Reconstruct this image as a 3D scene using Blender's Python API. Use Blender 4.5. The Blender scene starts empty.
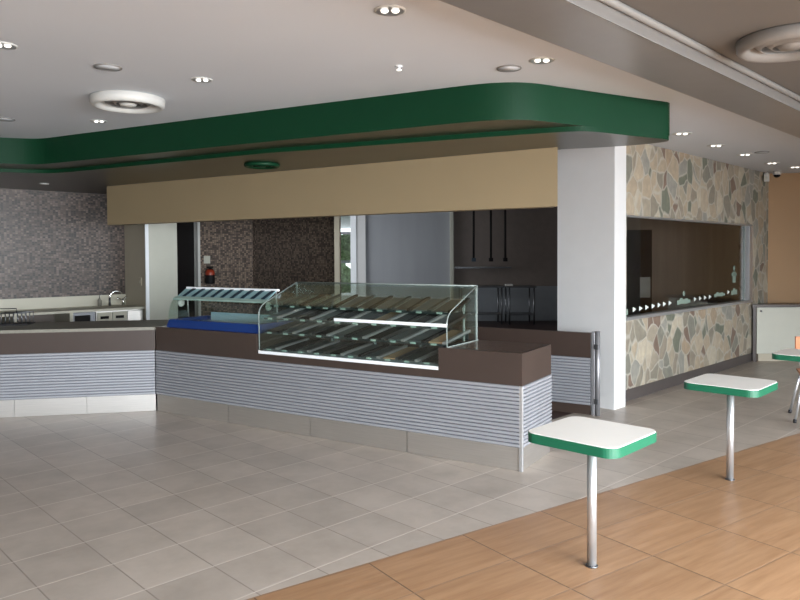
import bpy, bmesh, math, random
from mathutils import Vector, Matrix
random.seed(7)
S = bpy.context.scene
COL = S.collection
R = math.radians

# ------------------------------------------------------------------ materials
def lin(c):
    return tuple(((v/255)/12.92 if v/255 <= .04045 else ((v/255+.055)/1.055)**2.4) for v in c)
class NT:
    def __init__(s, name):
        s.m = bpy.data.materials.new(name); s.m.use_nodes = True
        s.t = s.m.node_tree; s.b = s.t.nodes['Principled BSDF']; s.out = s.t.nodes['Material Output']
    def n(s, typ, **kw):
        x = s.t.nodes.new(typ)
        for k, v in kw.items(): setattr(x, k, v)
        return x
    def l(s, a, b): s.t.links.new(a, b)
    def math(s, op, a, b=None):
        x = s.n('ShaderNodeMath', operation=op)
        for i, v in enumerate((a, b)):
            if v is None: continue
            if isinstance(v, (int, float)): x.inputs[i].default_value = v
            else: s.l(v, x.inputs[i])
        return x.outputs[0]
    def mix(s, fac, a, b, blend='MIX'):
        x = s.n('ShaderNodeMix', data_type='RGBA', blend_type=blend)
        for sock, v in ((x.inputs[0], fac), (x.inputs[6], a), (x.inputs[7], b)):
            if isinstance(v, (int, float)): sock.default_value = v
            elif isinstance(v, tuple): sock.default_value = (*v[:3], 1)
            else: s.l(v, sock)
        return x.outputs[2]
    def ramp(s, fac, stops, interp='LINEAR'):
        x = s.n('ShaderNodeValToRGB'); cr = x.color_ramp; cr.interpolation = interp
        while len(cr.elements) < len(stops): cr.elements.new(.5)
        for e, (p, c) in zip(cr.elements, stops): e.position = p; e.color = (*c, 1)
        s.l(fac, x.inputs[0]); return x.outputs[0]
    def bump(s, h, strength=.3, dist=.002):
        x = s.n('ShaderNodeBump'); x.inputs['Strength'].default_value = strength; x.inputs['Distance'].default_value = dist
        s.l(h, x.inputs['Height']); s.l(x.outputs[0], s.b.inputs['Normal'])
    def coords(s, rot=0., loc=(0, 0, 0), scale=(1, 1, 1)):
        c = s.n('ShaderNodeTexCoord'); mp = s.n('ShaderNodeMapping', vector_type='POINT')
        s.l(c.outputs['Object'], mp.inputs[0]); mp.inputs['Rotation'].default_value = (0, 0, rot)
        mp.inputs['Location'].default_value = loc; mp.inputs['Scale'].default_value = scale
        return mp.outputs[0]

def simple(name, rgb, rough=.5, metal=0., noise=.06, nscale=6., emit=None, spec=.5, stretch=(1, 1, 1)):
    k = NT(name); c = lin(rgb)
    v = k.coords(scale=stretch)
    no = k.n('ShaderNodeTexNoise'); no.inputs['Scale'].default_value = nscale; no.inputs['Detail'].default_value = 4
    k.l(v, no.inputs['Vector'])
    col = k.ramp(no.outputs[0], [(.3, tuple(max(0, x*(1-noise)) for x in c)), (.7, tuple(min(1, x*(1+noise)) for x in c))])
    k.l(col, k.b.inputs['Base Color'])
    k.b.inputs['Roughness'].default_value = rough; k.b.inputs['Metallic'].default_value = metal
    k.b.inputs['Specular IOR Level'].default_value = spec
    if emit:
        k.b.inputs['Emission Color'].default_value = (*lin(rgb), 1); k.b.inputs['Emission Strength'].default_value = emit
    return k.m

def glass_mat(name, tint, base=.04, top=.5):
    k = NT(name); t = k.t
    t.nodes.remove(k.b)
    tr = k.n('ShaderNodeBsdfTransparent'); tr.inputs[0].default_value = (*tint, 1)
    gl = k.n('ShaderNodeBsdfGlossy'); gl.inputs['Roughness'].default_value = .03; gl.inputs[0].default_value = (.9, .95, .95, 1)
    lw = k.n('ShaderNodeLayerWeight'); lw.inputs[0].default_value = .5
    p = k.math('POWER', lw.outputs['Facing'], 4.0)
    f = k.math('ADD', k.math('MULTIPLY', p, top), base)
    ms = k.n('ShaderNodeMixShader'); k.l(f, ms.inputs[0]); k.l(tr.outputs[0], ms.inputs[1]); k.l(gl.outputs[0], ms.inputs[2])
    k.l(ms.outputs[0], k.out.inputs[0])
    return k.m

def mat_tile(name, base, grain, joint_a, joint_b, a_ang, pa, pb, a0, b0, wood=False, rough=.38):
    """floor tiles: joints repeat every pa along direction A and every pb across it"""
    k = NT(name)
    c = k.n('ShaderNodeTexCoord'); sx = k.n('ShaderNodeSeparateXYZ'); k.l(c.outputs['Object'], sx.inputs[0])
    ax, ay = math.sin(R(a_ang)), math.cos(R(a_ang))
    A = k.math('ADD', k.math('MULTIPLY', sx.outputs[0], ax), k.math('MULTIPLY', sx.outputs[1], ay))
    B = k.math('ADD', k.math('MULTIPLY', sx.outputs[0], ay), k.math('MULTIPLY', sx.outputs[1], -ax))
    a = k.math('DIVIDE', k.math('SUBTRACT', A, a0), pa); b = k.math('DIVIDE', k.math('SUBTRACT', B, b0), pb)
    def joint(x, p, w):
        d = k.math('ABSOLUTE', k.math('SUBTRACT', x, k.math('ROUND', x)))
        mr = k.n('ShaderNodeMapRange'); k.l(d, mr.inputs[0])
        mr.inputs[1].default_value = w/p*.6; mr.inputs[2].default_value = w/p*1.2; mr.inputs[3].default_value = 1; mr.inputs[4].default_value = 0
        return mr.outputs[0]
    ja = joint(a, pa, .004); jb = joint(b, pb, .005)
    cb = k.n('ShaderNodeCombineXYZ'); k.l(k.math('FLOOR', a), cb.inputs[0]); k.l(k.math('FLOOR', b), cb.inputs[1])
    wn = k.n('ShaderNodeTexWhiteNoise'); k.l(cb.outputs[0], wn.inputs[0])
    cc = k.n('ShaderNodeCombineXYZ'); k.l(k.math('MULTIPLY', A, 1.2 if wood else 3.), cc.inputs[0]); k.l(k.math('MULTIPLY', B, 14. if wood else 3.), cc.inputs[1])
    if wood: k.l(k.math('MULTIPLY', wn.outputs[0], 9.), cc.inputs[2])
    no = k.n('ShaderNodeTexNoise'); no.inputs['Scale'].default_value = 1.6 if wood else 1.; no.inputs['Detail'].default_value = 6
    no.inputs['Roughness'].default_value = .65
    k.l(cc.outputs[0], no.inputs[0])
    col = k.ramp(no.outputs[0], [(.28, lin(grain)), (.62, lin(base))])
    hsv = k.n('ShaderNodeHueSaturation'); k.l(col, hsv.inputs['Color'])
    k.l(k.math('ADD', k.math('MULTIPLY', wn.outputs[0], .14), .93), hsv.inputs['Value'])
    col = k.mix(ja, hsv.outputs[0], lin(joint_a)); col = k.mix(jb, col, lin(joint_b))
    k.l(col, k.b.inputs['Base Color'])
    k.b.inputs['Roughness'].default_value = rough
    h = k.math('SUBTRACT', 1., k.math('MAXIMUM', ja, jb)); k.bump(h, .35, .002)
    return k.m

def mat_stone():
    k = NT('crazy_paving_stone')
    v = k.coords(scale=(1, 1, .8))
    no = k.n('ShaderNodeTexNoise'); no.inputs['Scale'].default_value = 3.5; no.inputs['Detail'].default_value = 2
    k.l(v, no.inputs[0])
    vv = k.n('ShaderNodeVectorMath', operation='MULTIPLY_ADD'); k.l(no.outputs['Color'], vv.inputs[0]); vv.inputs[1].default_value = (.16, .0, .16); k.l(v, vv.inputs[2])
    vo = k.n('ShaderNodeTexVoronoi', voronoi_dimensions='3D'); vo.inputs['Scale'].default_value = 5.6; k.l(vv.outputs[0], vo.inputs[0])
    ve = k.n('ShaderNodeTexVoronoi', feature='DISTANCE_TO_EDGE'); ve.inputs['Scale'].default_value = 5.6; k.l(vv.outputs[0], ve.inputs[0])
    sp = k.n('ShaderNodeSeparateColor'); k.l(vo.outputs['Color'], sp.inputs[0])
    st = [(164, 154, 134), (142, 136, 120), (176, 160, 134), (134, 134, 122), (168, 148, 120), (190, 180, 158), (152, 142, 124), (128, 104, 88), (180, 166, 142), (152, 152, 144), (116, 122, 106), (168, 158, 136)]
    col = k.ramp(sp.outputs[0], [(i/len(st), lin(c)) for i, c in enumerate(st)], 'CONSTANT')
    n2 = k.n('ShaderNodeTexNoise'); n2.inputs['Scale'].default_value = 14; n2.inputs['Detail'].default_value = 6; k.l(v, n2.inputs[0])
    col = k.mix(.35, col, k.ramp(n2.outputs[0], [(.25, lin((105, 90, 72))), (.5, lin((150, 140, 120))), (.75, lin((205, 190, 160)))]), 'OVERLAY')
    mr = k.n('ShaderNodeMapRange'); k.l(ve.outputs['Distance'], mr.inputs[0]); mr.inputs[1].default_value = .02; mr.inputs[2].default_value = .07
    mr.inputs[3].default_value = 1; mr.inputs[4].default_value = 0
    col = k.mix(k.math('MULTIPLY', mr.outputs[0], .75), col, lin((176, 170, 154)))
    hs = k.n('ShaderNodeHueSaturation'); hs.inputs['Saturation'].default_value = .8; hs.inputs['Value'].default_value = .85; k.l(col, hs.inputs['Color'])
    k.l(hs.outputs[0], k.b.inputs['Base Color']); k.b.inputs['Roughness'].default_value = .75
    k.bump(k.math('ADD', k.math('MULTIPLY', mr.outputs[0], -1.), n2.outputs[0]), .5, .008)
    return k.m

def mat_mosaic(name, cols, size=.036):
    k = NT(name)
    c = k.n('ShaderNodeTexCoord'); sx = k.n('ShaderNodeSeparateXYZ'); k.l(c.outputs['Object'], sx.inputs[0])
    a = k.math('DIVIDE', sx.outputs[0], size); b = k.math('DIVIDE', sx.outputs[2], size*.72)
    cb = k.n('ShaderNodeCombineXYZ'); k.l(k.math('FLOOR', a), cb.inputs[0]); k.l(k.math('FLOOR', b), cb.inputs[1])
    wn = k.n('ShaderNodeTexWhiteNoise'); k.l(cb.outputs[0], wn.inputs[0])
    col = k.ramp(wn.outputs[0], [(i/len(cols), lin(x)) for i, x in enumerate(cols)], 'CONSTANT')
    d = k.math('MINIMUM', k.math('PINGPONG', a, .5), k.math('PINGPONG', b, .5))
    g = k.math('LESS_THAN', d, .07)
    k.l(k.mix(g, col, lin((70, 63, 60))), k.b.inputs['Base Color']); k.b.inputs['Roughness'].default_value = .4
    return k.m

def mat_brushed(name, rgb, rough, metal=1., aniso=0., arot=0.):
    k = NT(name); c = lin(rgb)
    v = k.coords(scale=(1.2, 1.2, 60))
    no = k.n('ShaderNodeTexNoise'); no.inputs['Scale'].default_value = 3; no.inputs['Detail'].default_value = 5; k.l(v, no.inputs[0])
    k.l(k.ramp(no.outputs[0], [(.3, tuple(x*.88 for x in c)), (.7, c)]), k.b.inputs['Base Color'])
    k.b.inputs['Metallic'].default_value = metal
    if aniso:
        tg_ = k.n('ShaderNodeTangent', direction_type='RADIAL', axis='Z'); k.l(tg_.outputs[0], k.b.inputs['Tangent'])
        k.b.inputs['Anisotropic'].default_value = aniso; k.b.inputs['Anisotropic Rotation'].default_value = arot
    k.l(k.math('ADD', k.math('MULTIPLY', no.outputs[0], .12), rough-.06), k.b.inputs['Roughness'])
    return k.m

M = {}
M['tile'] = mat_tile('grey_floor_tile', (172, 161, 151), (155, 145, 135), (134, 124, 115), (192, 182, 172), 46, .375, .405, 1.108, -2.958)  # grout glare put into the colour: joints along A paler, across darker
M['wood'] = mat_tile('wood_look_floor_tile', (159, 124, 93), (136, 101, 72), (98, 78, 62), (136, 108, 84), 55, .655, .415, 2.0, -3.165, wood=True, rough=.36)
M['kfloor'] = simple('dark_red_brown_kitchen_floor', (58, 40, 36), .5, noise=.1)
M['ceil'] = simple('white_ceiling_paint', (202, 206, 211), .8, noise=.015, nscale=1.)
M['ceil2'] = simple('taupe_ceiling', (104, 101, 97), .8, noise=.02, nscale=1.)  # darker, browner tone than the white ceiling
M['beam'] = simple('grey_satin_beam_paint', (140, 138, 136), .3, metal=.35, noise=.03)
M['beamedge'] = simple('pale_grey_moulding', (128, 128, 126), .45, noise=.02)
M['green'] = simple('green_gloss_paint', (6, 51, 30), .45, noise=.03, spec=.2)
M['olive'] = simple('olive_soffit_underside', (54, 52, 40), .3, noise=.04)
M['tan'] = simple('tan_bulkhead_paint', (146, 129, 100), .6, noise=.02, nscale=2)
M['tanwall'] = simple('orange_tan_wall_paint', (150, 118, 82), .6, noise=.03, nscale=2)
M['white'] = simple('white_wall_paint', (206, 206, 206), .6, noise=.015)
M['cream'] = simple('cream_grey_wall_paint', (176, 168, 150), .6, noise=.02)
M['palegrey'] = simple('pale_grey_green_panel', (186, 186, 174), .5, noise=.02)
M['bluewall'] = simple('pale_blue_grey_wall', (152, 155, 160), .7, noise=.05, nscale=1.5, stretch=(2, 2, .3))
M['darkwall'] = simple('dark_brown_kitchen_wall', (122, 112, 106), .6, noise=.06)
M['lowwall'] = simple('grey_kitchen_wall_tiles', (150, 156, 162), .5, noise=.05)
M['black'] = simple('black_panel', (22, 20, 21), .6, noise=.1, spec=.2)
M['brownroom'] = simple('brown_streaked_wall', (170, 152, 134), .8, noise=.12, nscale=3, stretch=(3, 3, .1))  # brown with faint vertical streaks
M['stone'] = mat_stone()
M['mosaic'] = mat_mosaic('brown_lilac_mosaic', [(68, 57, 51), (104, 89, 82), (80, 68, 61), (42, 35, 32), (96, 82, 74), (55, 46, 42), (114, 99, 90), (72, 60, 53), (34, 29, 27), (88, 76, 69)])
M['mosaic2'] = mat_mosaic('dark_brown_mosaic', [(98, 84, 74), (128, 112, 98), (78, 66, 58), (112, 96, 84), (64, 55, 48), (138, 120, 104)], .04)
M['laminate'] = simple('dark_brown_laminate', (62, 51, 46), .32, noise=.06, nscale=3)
M['counterstone'] = simple('olive_grey_countertop', (124, 121, 111), .5, noise=.08, nscale=30)
M['browntop'] = simple('polished_brown_countertop', (104, 86, 76), .22, noise=.08, nscale=20)
M['rib'] = simple('ribbed_aluminium', (170, 172, 179), .38, metal=.45, noise=.02)
M['gap'] = simple('gap_shade_backing', (92, 94, 100), .6, noise=.03)
M['steel'] = mat_brushed('brushed_stainless_steel', (215, 212, 208), .38, aniso=.6, arot=0.)
M['steeldark'] = mat_brushed('dull_stainless_steel', (120, 122, 126), .4)
M['alu'] = simple('satin_aluminium', (205, 206, 208), .35, metal=.8, noise=.02)
M['chrome'] = simple('chrome', (225, 225, 225), .1, metal=1., noise=.01)
M['postgrey'] = simple('grey_post_metal', (150, 150, 154), .4, metal=.6, noise=.03)
M['lam_white'] = simple('white_laminate', (253, 251, 246), .4, noise=.01)
M['benchtop'] = simple('cream_white_bench_laminate', (190, 186, 170), .45, noise=.02)
M['edgegreen'] = simple('green_edge_band', (18, 94, 68), .4, noise=.03)
M['plasticwhite'] = simple('white_plastic', (196, 196, 192), .45, noise=.01)
M['ventgrey'] = simple('grey_vent_slats', (128, 126, 123), .5, noise=.03)
M['railwhite'] = simple('white_enamel_rail', (238, 242, 246), .25, noise=.01)
M['glass'] = glass_mat('clear_greenish_glass', (.93, .965, .945), .06, .5)
M['glassw'] = glass_mat('window_glass', (.78, .78, .78), .07, .5)
M['glassedge'] = simple('pale_green_glass_edge', (132, 142, 138), .2, noise=.02)
M['tealdark'] = simple('dark_teal_case_lining', (36, 48, 50), .4, noise=.1)
M['tray'] = simple('dark_steel_tray', (112, 124, 128), .3, metal=.6, noise=.1)
M['ticket'] = simple('pale_mint_ticket_holder', (150, 176, 168), .35, noise=.05)
M['woodbeige'] = simple('beige_board', (178, 150, 118), .6, noise=.05)
M['blue'] = simple('royal_blue_plastic', (18, 50, 112), .35, noise=.04)
M['paleblue'] = simple('pale_blue_liner', (168, 198, 214), .35, noise=.02)
M['canopyglass'] = simple('pale_teal_canopy_panel', (148, 182, 186), .2, noise=.03)
M['navy'] = simple('dark_navy_slat', (30, 52, 66), .4, noise=.05)
M['orange'] = simple('orange_plastic', (186, 112, 66), .4, noise=.03)
M['purple'] = simple('purple_plastic', (98, 40, 108), .4, noise=.03)
M['rubber'] = simple('black_rubber', (28, 28, 32), .6, noise=.05)
M['red'] = simple('red_enamel', (150, 52, 28), .35, noise=.03)
M['skirt'] = simple('dark_skirting_tile', (74, 68, 66), .5, noise=.05)
M['sticker'] = simple('frosted_white_sticker', (214, 222, 216), .6, noise=.02)
M['frost'] = simple('frosted_pale_green_sticker', (128, 146, 134), .6, noise=.05)
M['leaf'] = simple('garden_foliage', (176, 194, 160), .8, noise=.5, nscale=9)
M['paving'] = simple('outdoor_paving', (170, 166, 158), .8, noise=.08)
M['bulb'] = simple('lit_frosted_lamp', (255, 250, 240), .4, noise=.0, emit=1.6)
M['case_lamp'] = simple('case_strip_lamp', (235, 244, 255), .4, noise=.0, emit=.0)

# ------------------------------------------------------------------ mesh helpers
class MB:
    def __init__(s): s.bm = bmesh.new()
    def quadbox(s, x0, x1, y0, y1, z0, z1, mat=0):
        vs = [s.bm.verts.new(p) for p in ((x0, y0, z0), (x1, y0, z0), (x1, y1, z0), (x0, y1, z0), (x0, y0, z1), (x1, y0, z1), (x1, y1, z1), (x0, y1, z1))]
        for f in ((3, 2, 1, 0), (4, 5, 6, 7), (0, 1, 5, 4), (1, 2, 6, 5), (2, 3, 7, 6), (3, 0, 4, 7)):
            s.bm.faces.new([vs[i] for i in f]).material_index = mat
        return s
    def box(s, x0, x1, y0, y1, z0, z1, bev=0., seg=2):
        if bev <= 0: return s.quadbox(x0, x1, y0, y1, z0, z1)
        t = bmesh.new(); b = MB.__new__(MB); b.bm = t; b.quadbox(x0, x1, y0, y1, z0, z1)
        bmesh.ops.bevel(t, geom=t.edges[:], offset=bev, segments=seg, profile=.5, affect='EDGES')
        me = bpy.data.meshes.new('t'); t.to_mesh(me); t.free(); s.bm.from_mesh(me); bpy.data.meshes.remove(me)
        return s
    def prism(s, pts, z0, z1, mat_side=0, mat_bot=0, mat_top=0):
        ar = sum(pts[i][0]*pts[(i+1) % len(pts)][1]-pts[(i+1) % len(pts)][0]*pts[i][1] for i in range(len(pts)))
        if ar < 0: pts = pts[::-1]
        lo = [s.bm.verts.new((x, y, z0)) for x, y in pts]; hi = [s.bm.verts.new((x, y, z1)) for x, y in pts]
        s.bm.faces.new(lo[::-1]).material_index = mat_bot; s.bm.faces.new(hi).material_index = mat_top
        n = len(pts)
        for i in range(n): s.bm.faces.new((lo[i], lo[(i+1) % n], hi[(i+1) % n], hi[i])).material_index = mat_side
        return s
    def extrude_x(s, prof, x0, x1, closed=True):
        """profile of (y,z) swept along x"""
        a = [s.bm.verts.new((x0, y, z)) for y, z in prof]; b = [s.bm.verts.new((x1, y, z)) for y, z in prof]
        n = len(prof)
        for i in range(n if closed else n-1): s.bm.faces.new((a[i], b[i], b[(i+1) % n], a[(i+1) % n]))
        if closed: s.bm.faces.new(a); s.bm.faces.new(b[::-1])
        return s
    def tube(s, path, r, seg=12, r2=None):
        path = [Vector(p) for p in path]; rings = []
        prev = None
        for i, p in enumerate(path):
            d = (path[min(i+1, len(path)-1)]-path[max(i-1, 0)]).normalized()
            if prev is None:
                prev = d.orthogonal().normalized()
            prev = (prev-d*prev.dot(d)).normalized(); q = d.cross(prev)
            rr = r if r2 is None else r+(r2-r)*i/(len(path)-1)
            rings.append([s.bm.verts.new(p+prev*rr*math.cos(2*math.pi*k/seg)+q*rr*math.sin(2*math.pi*k/seg)) for k in range(seg)])
        for a, b in zip(rings, rings[1:]):
            for k in range(seg): s.bm.faces.new((a[k], a[(k+1) % seg], b[(k+1) % seg], b[k])).smooth = True
        s.bm.faces.new(rings[0][::-1]); s.bm.faces.new(rings[-1])
        return s
    def lathe(s, prof, seg=32, c=(0, 0)):
        """profile of (r,z) turned about z"""
        rings = []
        for r, z in prof:
            if r < 1e-6: rings.append([s.bm.verts.new((c[0], c[1], z))])
            else: rings.append([s.bm.verts.new((c[0]+r*math.cos(2*math.pi*k/seg), c[1]+r*math.sin(2*math.pi*k/seg), z)) for k in range(seg)])
        for a, b in zip(rings, rings[1:]):
            for k in range(seg):
                k2 = (k+1) % seg
                vs = [a[k % len(a)], a[k2 % len(a)], b[k2 % len(b)], b[k % len(b)]]
                u = list(dict.fromkeys(vs))
                if len(u) >= 3: s.bm.faces.new(u).smooth = True
        return s
    def xf(s, m): bmesh.ops.transform(s.bm, matrix=m, verts=s.bm.verts[:]); return s
    def obj(s, name, mats, parent=None, loc=(0, 0, 0), rz=0.):
        bmesh.ops.recalc_face_normals(s.bm, faces=s.bm.faces[:])
        me = bpy.data.meshes.new(name); s.bm.to_mesh(me); s.bm.free()
        for m in (mats if isinstance(mats, (list, tuple)) else [mats]): me.materials.append(M[m] if isinstance(m, str) else m)
        o = bpy.data.objects.new(name, me); COL.objects.link(o); o.location = loc; o.rotation_euler = (0, 0, rz)
        if parent: o.parent = parent
        return o
def tag(o, label, cat, group=None, kind=None):
    o['label'] = label; o['category'] = cat
    if group: o['group'] = group
    if kind: o['kind'] = kind
    return o
def thing(name, label, cat, loc=(0, 0, 0), rz=0., group=None, kind=None):
    o = bpy.data.objects.new(name, None); COL.objects.link(o); o.location = loc; o.rotation_euler = (0, 0, rz)
    o.empty_display_size = .1
    return tag(o, label, cat, group, kind)
def dup(src, loc, label=None, rz=None):
    r = src.copy(); COL.objects.link(r); r.location = loc
    if rz is not None: r.rotation_euler = (0, 0, rz)
    if label: r['label'] = label
    for ch in list(src.children):
        c = ch.copy(); COL.objects.link(c); c.parent = r
        for g in list(ch.children):
            d = g.copy(); COL.objects.link(d); d.parent = c
    return r
def struct(mb, name, mats, label, cat='wall', **kw):
    return tag(mb.obj(name, mats, **kw), label, cat, kind='structure')
def dirv(deg): return Vector((math.sin(R(deg)), math.cos(R(deg))))

# ------------------------------------------------------------------ frames
CZ = 2.92
K = Vector((-2.599, 7.478)); E = Vector((.918, 5.307))
U = (E-K).normalized(); V = Vector((-U.y, U.x)); RZ_C = math.atan2(U.y, U.x); LC = (E-K).length
def cw(u, v): p = K+U*u+V*v; return (p.x, p.y)
A46 = dirv(46); B46 = Vector((A46.y, -A46.x))
S0 = Vector((2.539, 7.869)); SD = dirv(44.5); SN = Vector((-SD.y, SD.x))    # stone wall, normal pointing into the room behind
RZ_S = math.atan2(SD.y, SD.x)
SC = S0+SD*4.77                                                               # far corner of the stone wall

# ------------------------------------------------------------------ floor and ceilings
bm = bmesh.new()
bmesh.ops.create_grid(bm, x_segments=1, y_segments=1, size=15, matrix=Matrix.Translation((0, 5, 0)))
def cut(p, n):
    bmesh.ops.bisect_plane(bm, geom=bm.verts[:]+bm.edges[:]+bm.faces[:], plane_co=(p[0], p[1], 0), plane_no=(n[0], n[1], 0))
A55 = dirv(55); B55 = Vector((A55.y, -A55.x))
pw = B55*-3.168
cut(pw, B55); kv = cw(0, .55); cut(kv, V); ke = Vector(cw(4.03, .6)); kd = (Vector((2.27, 7.40))-ke).normalized(); kn = Vector((kd.y, -kd.x)); cut(ke, kn); cut(S0+SN*.12, SN)
for f in bm.faces:
    c = f.calc_center_median().to_2d()
    if (c-pw).dot(B55) > 0: f.material_index = 1
    elif (c-Vector(kv)).dot(V) > 0 and (c-ke).dot(kn) < 0 and (c-S0-SN*.12).dot(SN) > 0: f.material_index = 2
ex = bmesh.ops.extrude_face_region(bm, geom=bm.faces[:])
mb = MB.__new__(MB); mb.bm = bm
for v in [g for g in ex['geom'] if isinstance(g, bmesh.types.BMVert)]: v.co.z -= .12
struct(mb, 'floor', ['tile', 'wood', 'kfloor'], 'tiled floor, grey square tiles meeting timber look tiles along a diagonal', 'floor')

BD = dirv(44.65)
b_far0 = Vector((.18, 3.255)); b_near0 = Vector((.763, 3.263))
BN = Vector((BD.y, -BD.x))
near_d = b_near0.dot(BN); far_d = b_far0.dot(BN)
def bp(t, d): p = BD*t+BN*d; return (p.x, p.y)
struct(MB().prism([bp(-12, near_d-.02), bp(22, near_d-.02), bp(22, far_d-25), bp(-12, far_d-25)], CZ, CZ+.12), 'ceiling', 'ceil', 'flat white plasterboard ceiling over the servery', 'ceiling')
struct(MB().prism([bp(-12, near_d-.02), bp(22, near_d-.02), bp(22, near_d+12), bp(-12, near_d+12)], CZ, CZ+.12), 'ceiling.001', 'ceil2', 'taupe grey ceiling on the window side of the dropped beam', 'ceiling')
t3 = thing('trim_3', 'grey dropped ceiling beam running diagonally across the right side', 'beam', kind='structure')
MB().prism([bp(-6, near_d), bp(16, near_d), bp(16, far_d), bp(-6, far_d)], 2.815, CZ).obj('beam_body', 'beam', t3)
MB().prism([bp(-6, near_d+.006), bp(16, near_d+.006), bp(16, near_d), bp(-6, near_d)], 2.811, 2.819).obj('edge_bead', 'beamedge', t3)
mb = MB()
mb.tube([(*bp(-6, near_d+.021), CZ-.021), (*bp(16, near_d+.021), CZ-.021)], .02, 16)
mb.obj('cornice_moulding', 'beamedge', t3)

# ------------------------------------------------------------------ green soffit
up = [(-9.2, 5.42), (-4.30, 7.50), (-4.12, 7.575), (-3.98, 7.615), (-3.84, 7.61), (-3.66, 7.52), (-3.465, 7.41), (-1.124, 6.171), (.50, 5.325), (.64, 5.265), (.76, 5.238), (.88, 5.236), (1.0, 5.265),
      (1.12, 5.325), (1.226, 5.39), (1.977, 5.80), (2.19, 5.905), (2.27, 5.955), (2.295, 6.01), (2.27, 6.075), (2.13, 6.21), (1.8, 6.36), (1.43, 6.47)]
back = [cw(4.0, 1.27), cw(-2.33, 1.27), (-4.33, 11.0), (-9.2, 6.3)]
def soften(pts, n=2, mx=.06):
    for _ in range(n):
        out = [pts[0]]
        for a, b in zip(pts, pts[1:]):
            a_, b_ = Vector(a), Vector(b); L_ = (b_-a_).length; c_ = min(.25*L_, mx)
            out += [tuple(a_+(b_-a_)/L_*c_), tuple(b_-(b_-a_)/L_*c_)]
        pts = out+[pts[-1]]
    return pts
tg = thing('trim_1', 'deep green curved soffit hanging below the ceiling over the counter', 'soffit', kind='structure')
MB().prism(soften(up)+back, 2.645, CZ, 0, 1, 0).obj('fascia_slab', ['green', 'olive'], tg)
low = [(-9.2, 5.95), (-4.5, 7.95), (-4.2, 8.07), (-4.0, 8.1), (-3.8, 8.03), (-1.25, 6.60), (.688, 5.765), (1.2, 5.56), (1.40, 5.50), (1.52, 5.53), (1.977, 5.785), (2.185, 5.89), (2.262, 5.943), (2.285, 6.01), (2.262, 6.065), (2.125, 6.2), (1.8, 6.35), (1.43, 6.46)]
MB().prism(soften(low)+back, 2.605, 2.645, 0, 1, 1).obj('lower_step', ['green', 'olive'], tg)

# tan bulkhead
struct(MB().prism([cw(-2.31, 1.1), cw(4.03, 1.1), cw(3.93, 1.25), cw(-2.31, 1.25)], 2.078, 2.604), 'trim_2', 'tan', 'long tan bulkhead under the green soffit above the servery opening', 'bulkhead')

# ------------------------------------------------------------------ walls
def wall(p, q, th, z0, z1, name, mat, label, cat='wall'):
    """wall whose visible face runs p->q; local x along it, thickness goes to the left of p->q"""
    p = Vector(p); q = Vector(q); d = q-p
    return struct(MB().quadbox(0, d.length, 0, th, z0, z1), name, mat, label, cat, loc=(p.x, p.y, 0), rz=math.atan2(d.y, d.x))
# stone wall with window opening
Wl, Wr, Wb, Wt = -.02, 4.05, .905, 2.085
mb = MB()
mb.quadbox(-.3, 4.77, 0, .2, .128, Wb); mb.quadbox(-.3, 4.77, 0, .2, Wt, CZ); mb.quadbox(Wr, 4.77, 0, .2, Wb, Wt); mb.quadbox(-.3, Wl, 0, .2, Wb, Wt)
struct(mb, 'wall_right', 'stone', 'crazy paved stone wall around the long window', loc=(S0.x, S0.y, 0), rz=RZ_S)
struct(MB().quadbox(-.3, 4.2, -.012, .2, 0, .128), 'baseboard_right', 'skirt', 'dark tile skirting at the foot of the stone wall', 'skirting', loc=(S0.x, S0.y, 0), rz=RZ_S)
w1 = thing('window_1', 'long fixed window with arrow stickers in the stone wall', 'window', (S0.x, S0.y, 0), RZ_S, kind='structure')
mb = MB(); fw = .05
mb.quadbox(Wl, Wr, .02, .10, Wt-.02, Wt); mb.quadbox(Wl, Wr, -.01, .12, Wb, Wb+.035); mb.quadbox(Wr-.13, Wr, -.005, .10, Wb+.035, Wt-.02); mb.quadbox(Wl, Wl+.03, .02, .10, Wb+.035, Wt-.02)
mb.obj('window_frame', 'alu', w1)
MB().quadbox(Wl+.03, Wr-.13, .055, .063, Wb+.035, Wt-.02).obj('window_pane', 'glassw', w1)
MB().quadbox(Wr-.20, Wr-.185, .045, .075, Wb+.035, Wt-.02).obj('glazing_bar', 'glassedge', w1)
def arrow(x, z, s=.03):
    m_ = MB(); m_.bm.faces.new([m_.bm.verts.new(p) for p in ((x-s*1.3, .0, z-s), (x+s*1.5, .0, z), (x-s*1.3, .0, z+s))])
    r = bmesh.ops.extrude_face_region(m_.bm, geom=m_.bm.faces[:])
    for v in [g for g in r['geom'] if isinstance(g, bmesh.types.BMVert)]: v.co.y += .002
    m_.xf(Matrix.Translation((0, .052, 0))); return m_.obj('arrow_sticker', 'sticker', w1)
def on_stone(px, py): return None
ARW = [(.28, 1.01), (.44, 1.013), (.60, 1.016), (.77, 1.022), (.93, 1.026), (1.08, 1.03), (1.24, 1.034), (2.02, 1.045), (2.19, 1.047), (2.36, 1.05), (2.53, 1.053), (3.22, 1.09)]
for x, z in ARW: arrow(x, z)
def text_strip(x0, x1, z0, z1, n):
    m_ = MB(); w = (x1-x0)/n
    for i in range(n):
        a = x0+i*w; hgt = (z1-z0)*(.55, .8, .62, .7, .5)[i % 5]
        m_.quadbox(a, a+w, .052, .054, z0+(.0, .008, .004)[i % 3], z0+hgt)
    return m_.obj('frosted_sticker', 'frost', w1)
text_strip(1.45, 1.86, 1.0, 1.10, 5); text_strip(2.68, 3.08, 1.04, 1.12, 5); text_strip(3.33, 3.56, 1.04, 1.16, 3); text_strip(.0, .12, .95, 1.04, 2)
mb = MB(); mb.lathe([(0, 0), (.035, 0), (.035, .002), (0, .002)], 16)
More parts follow.
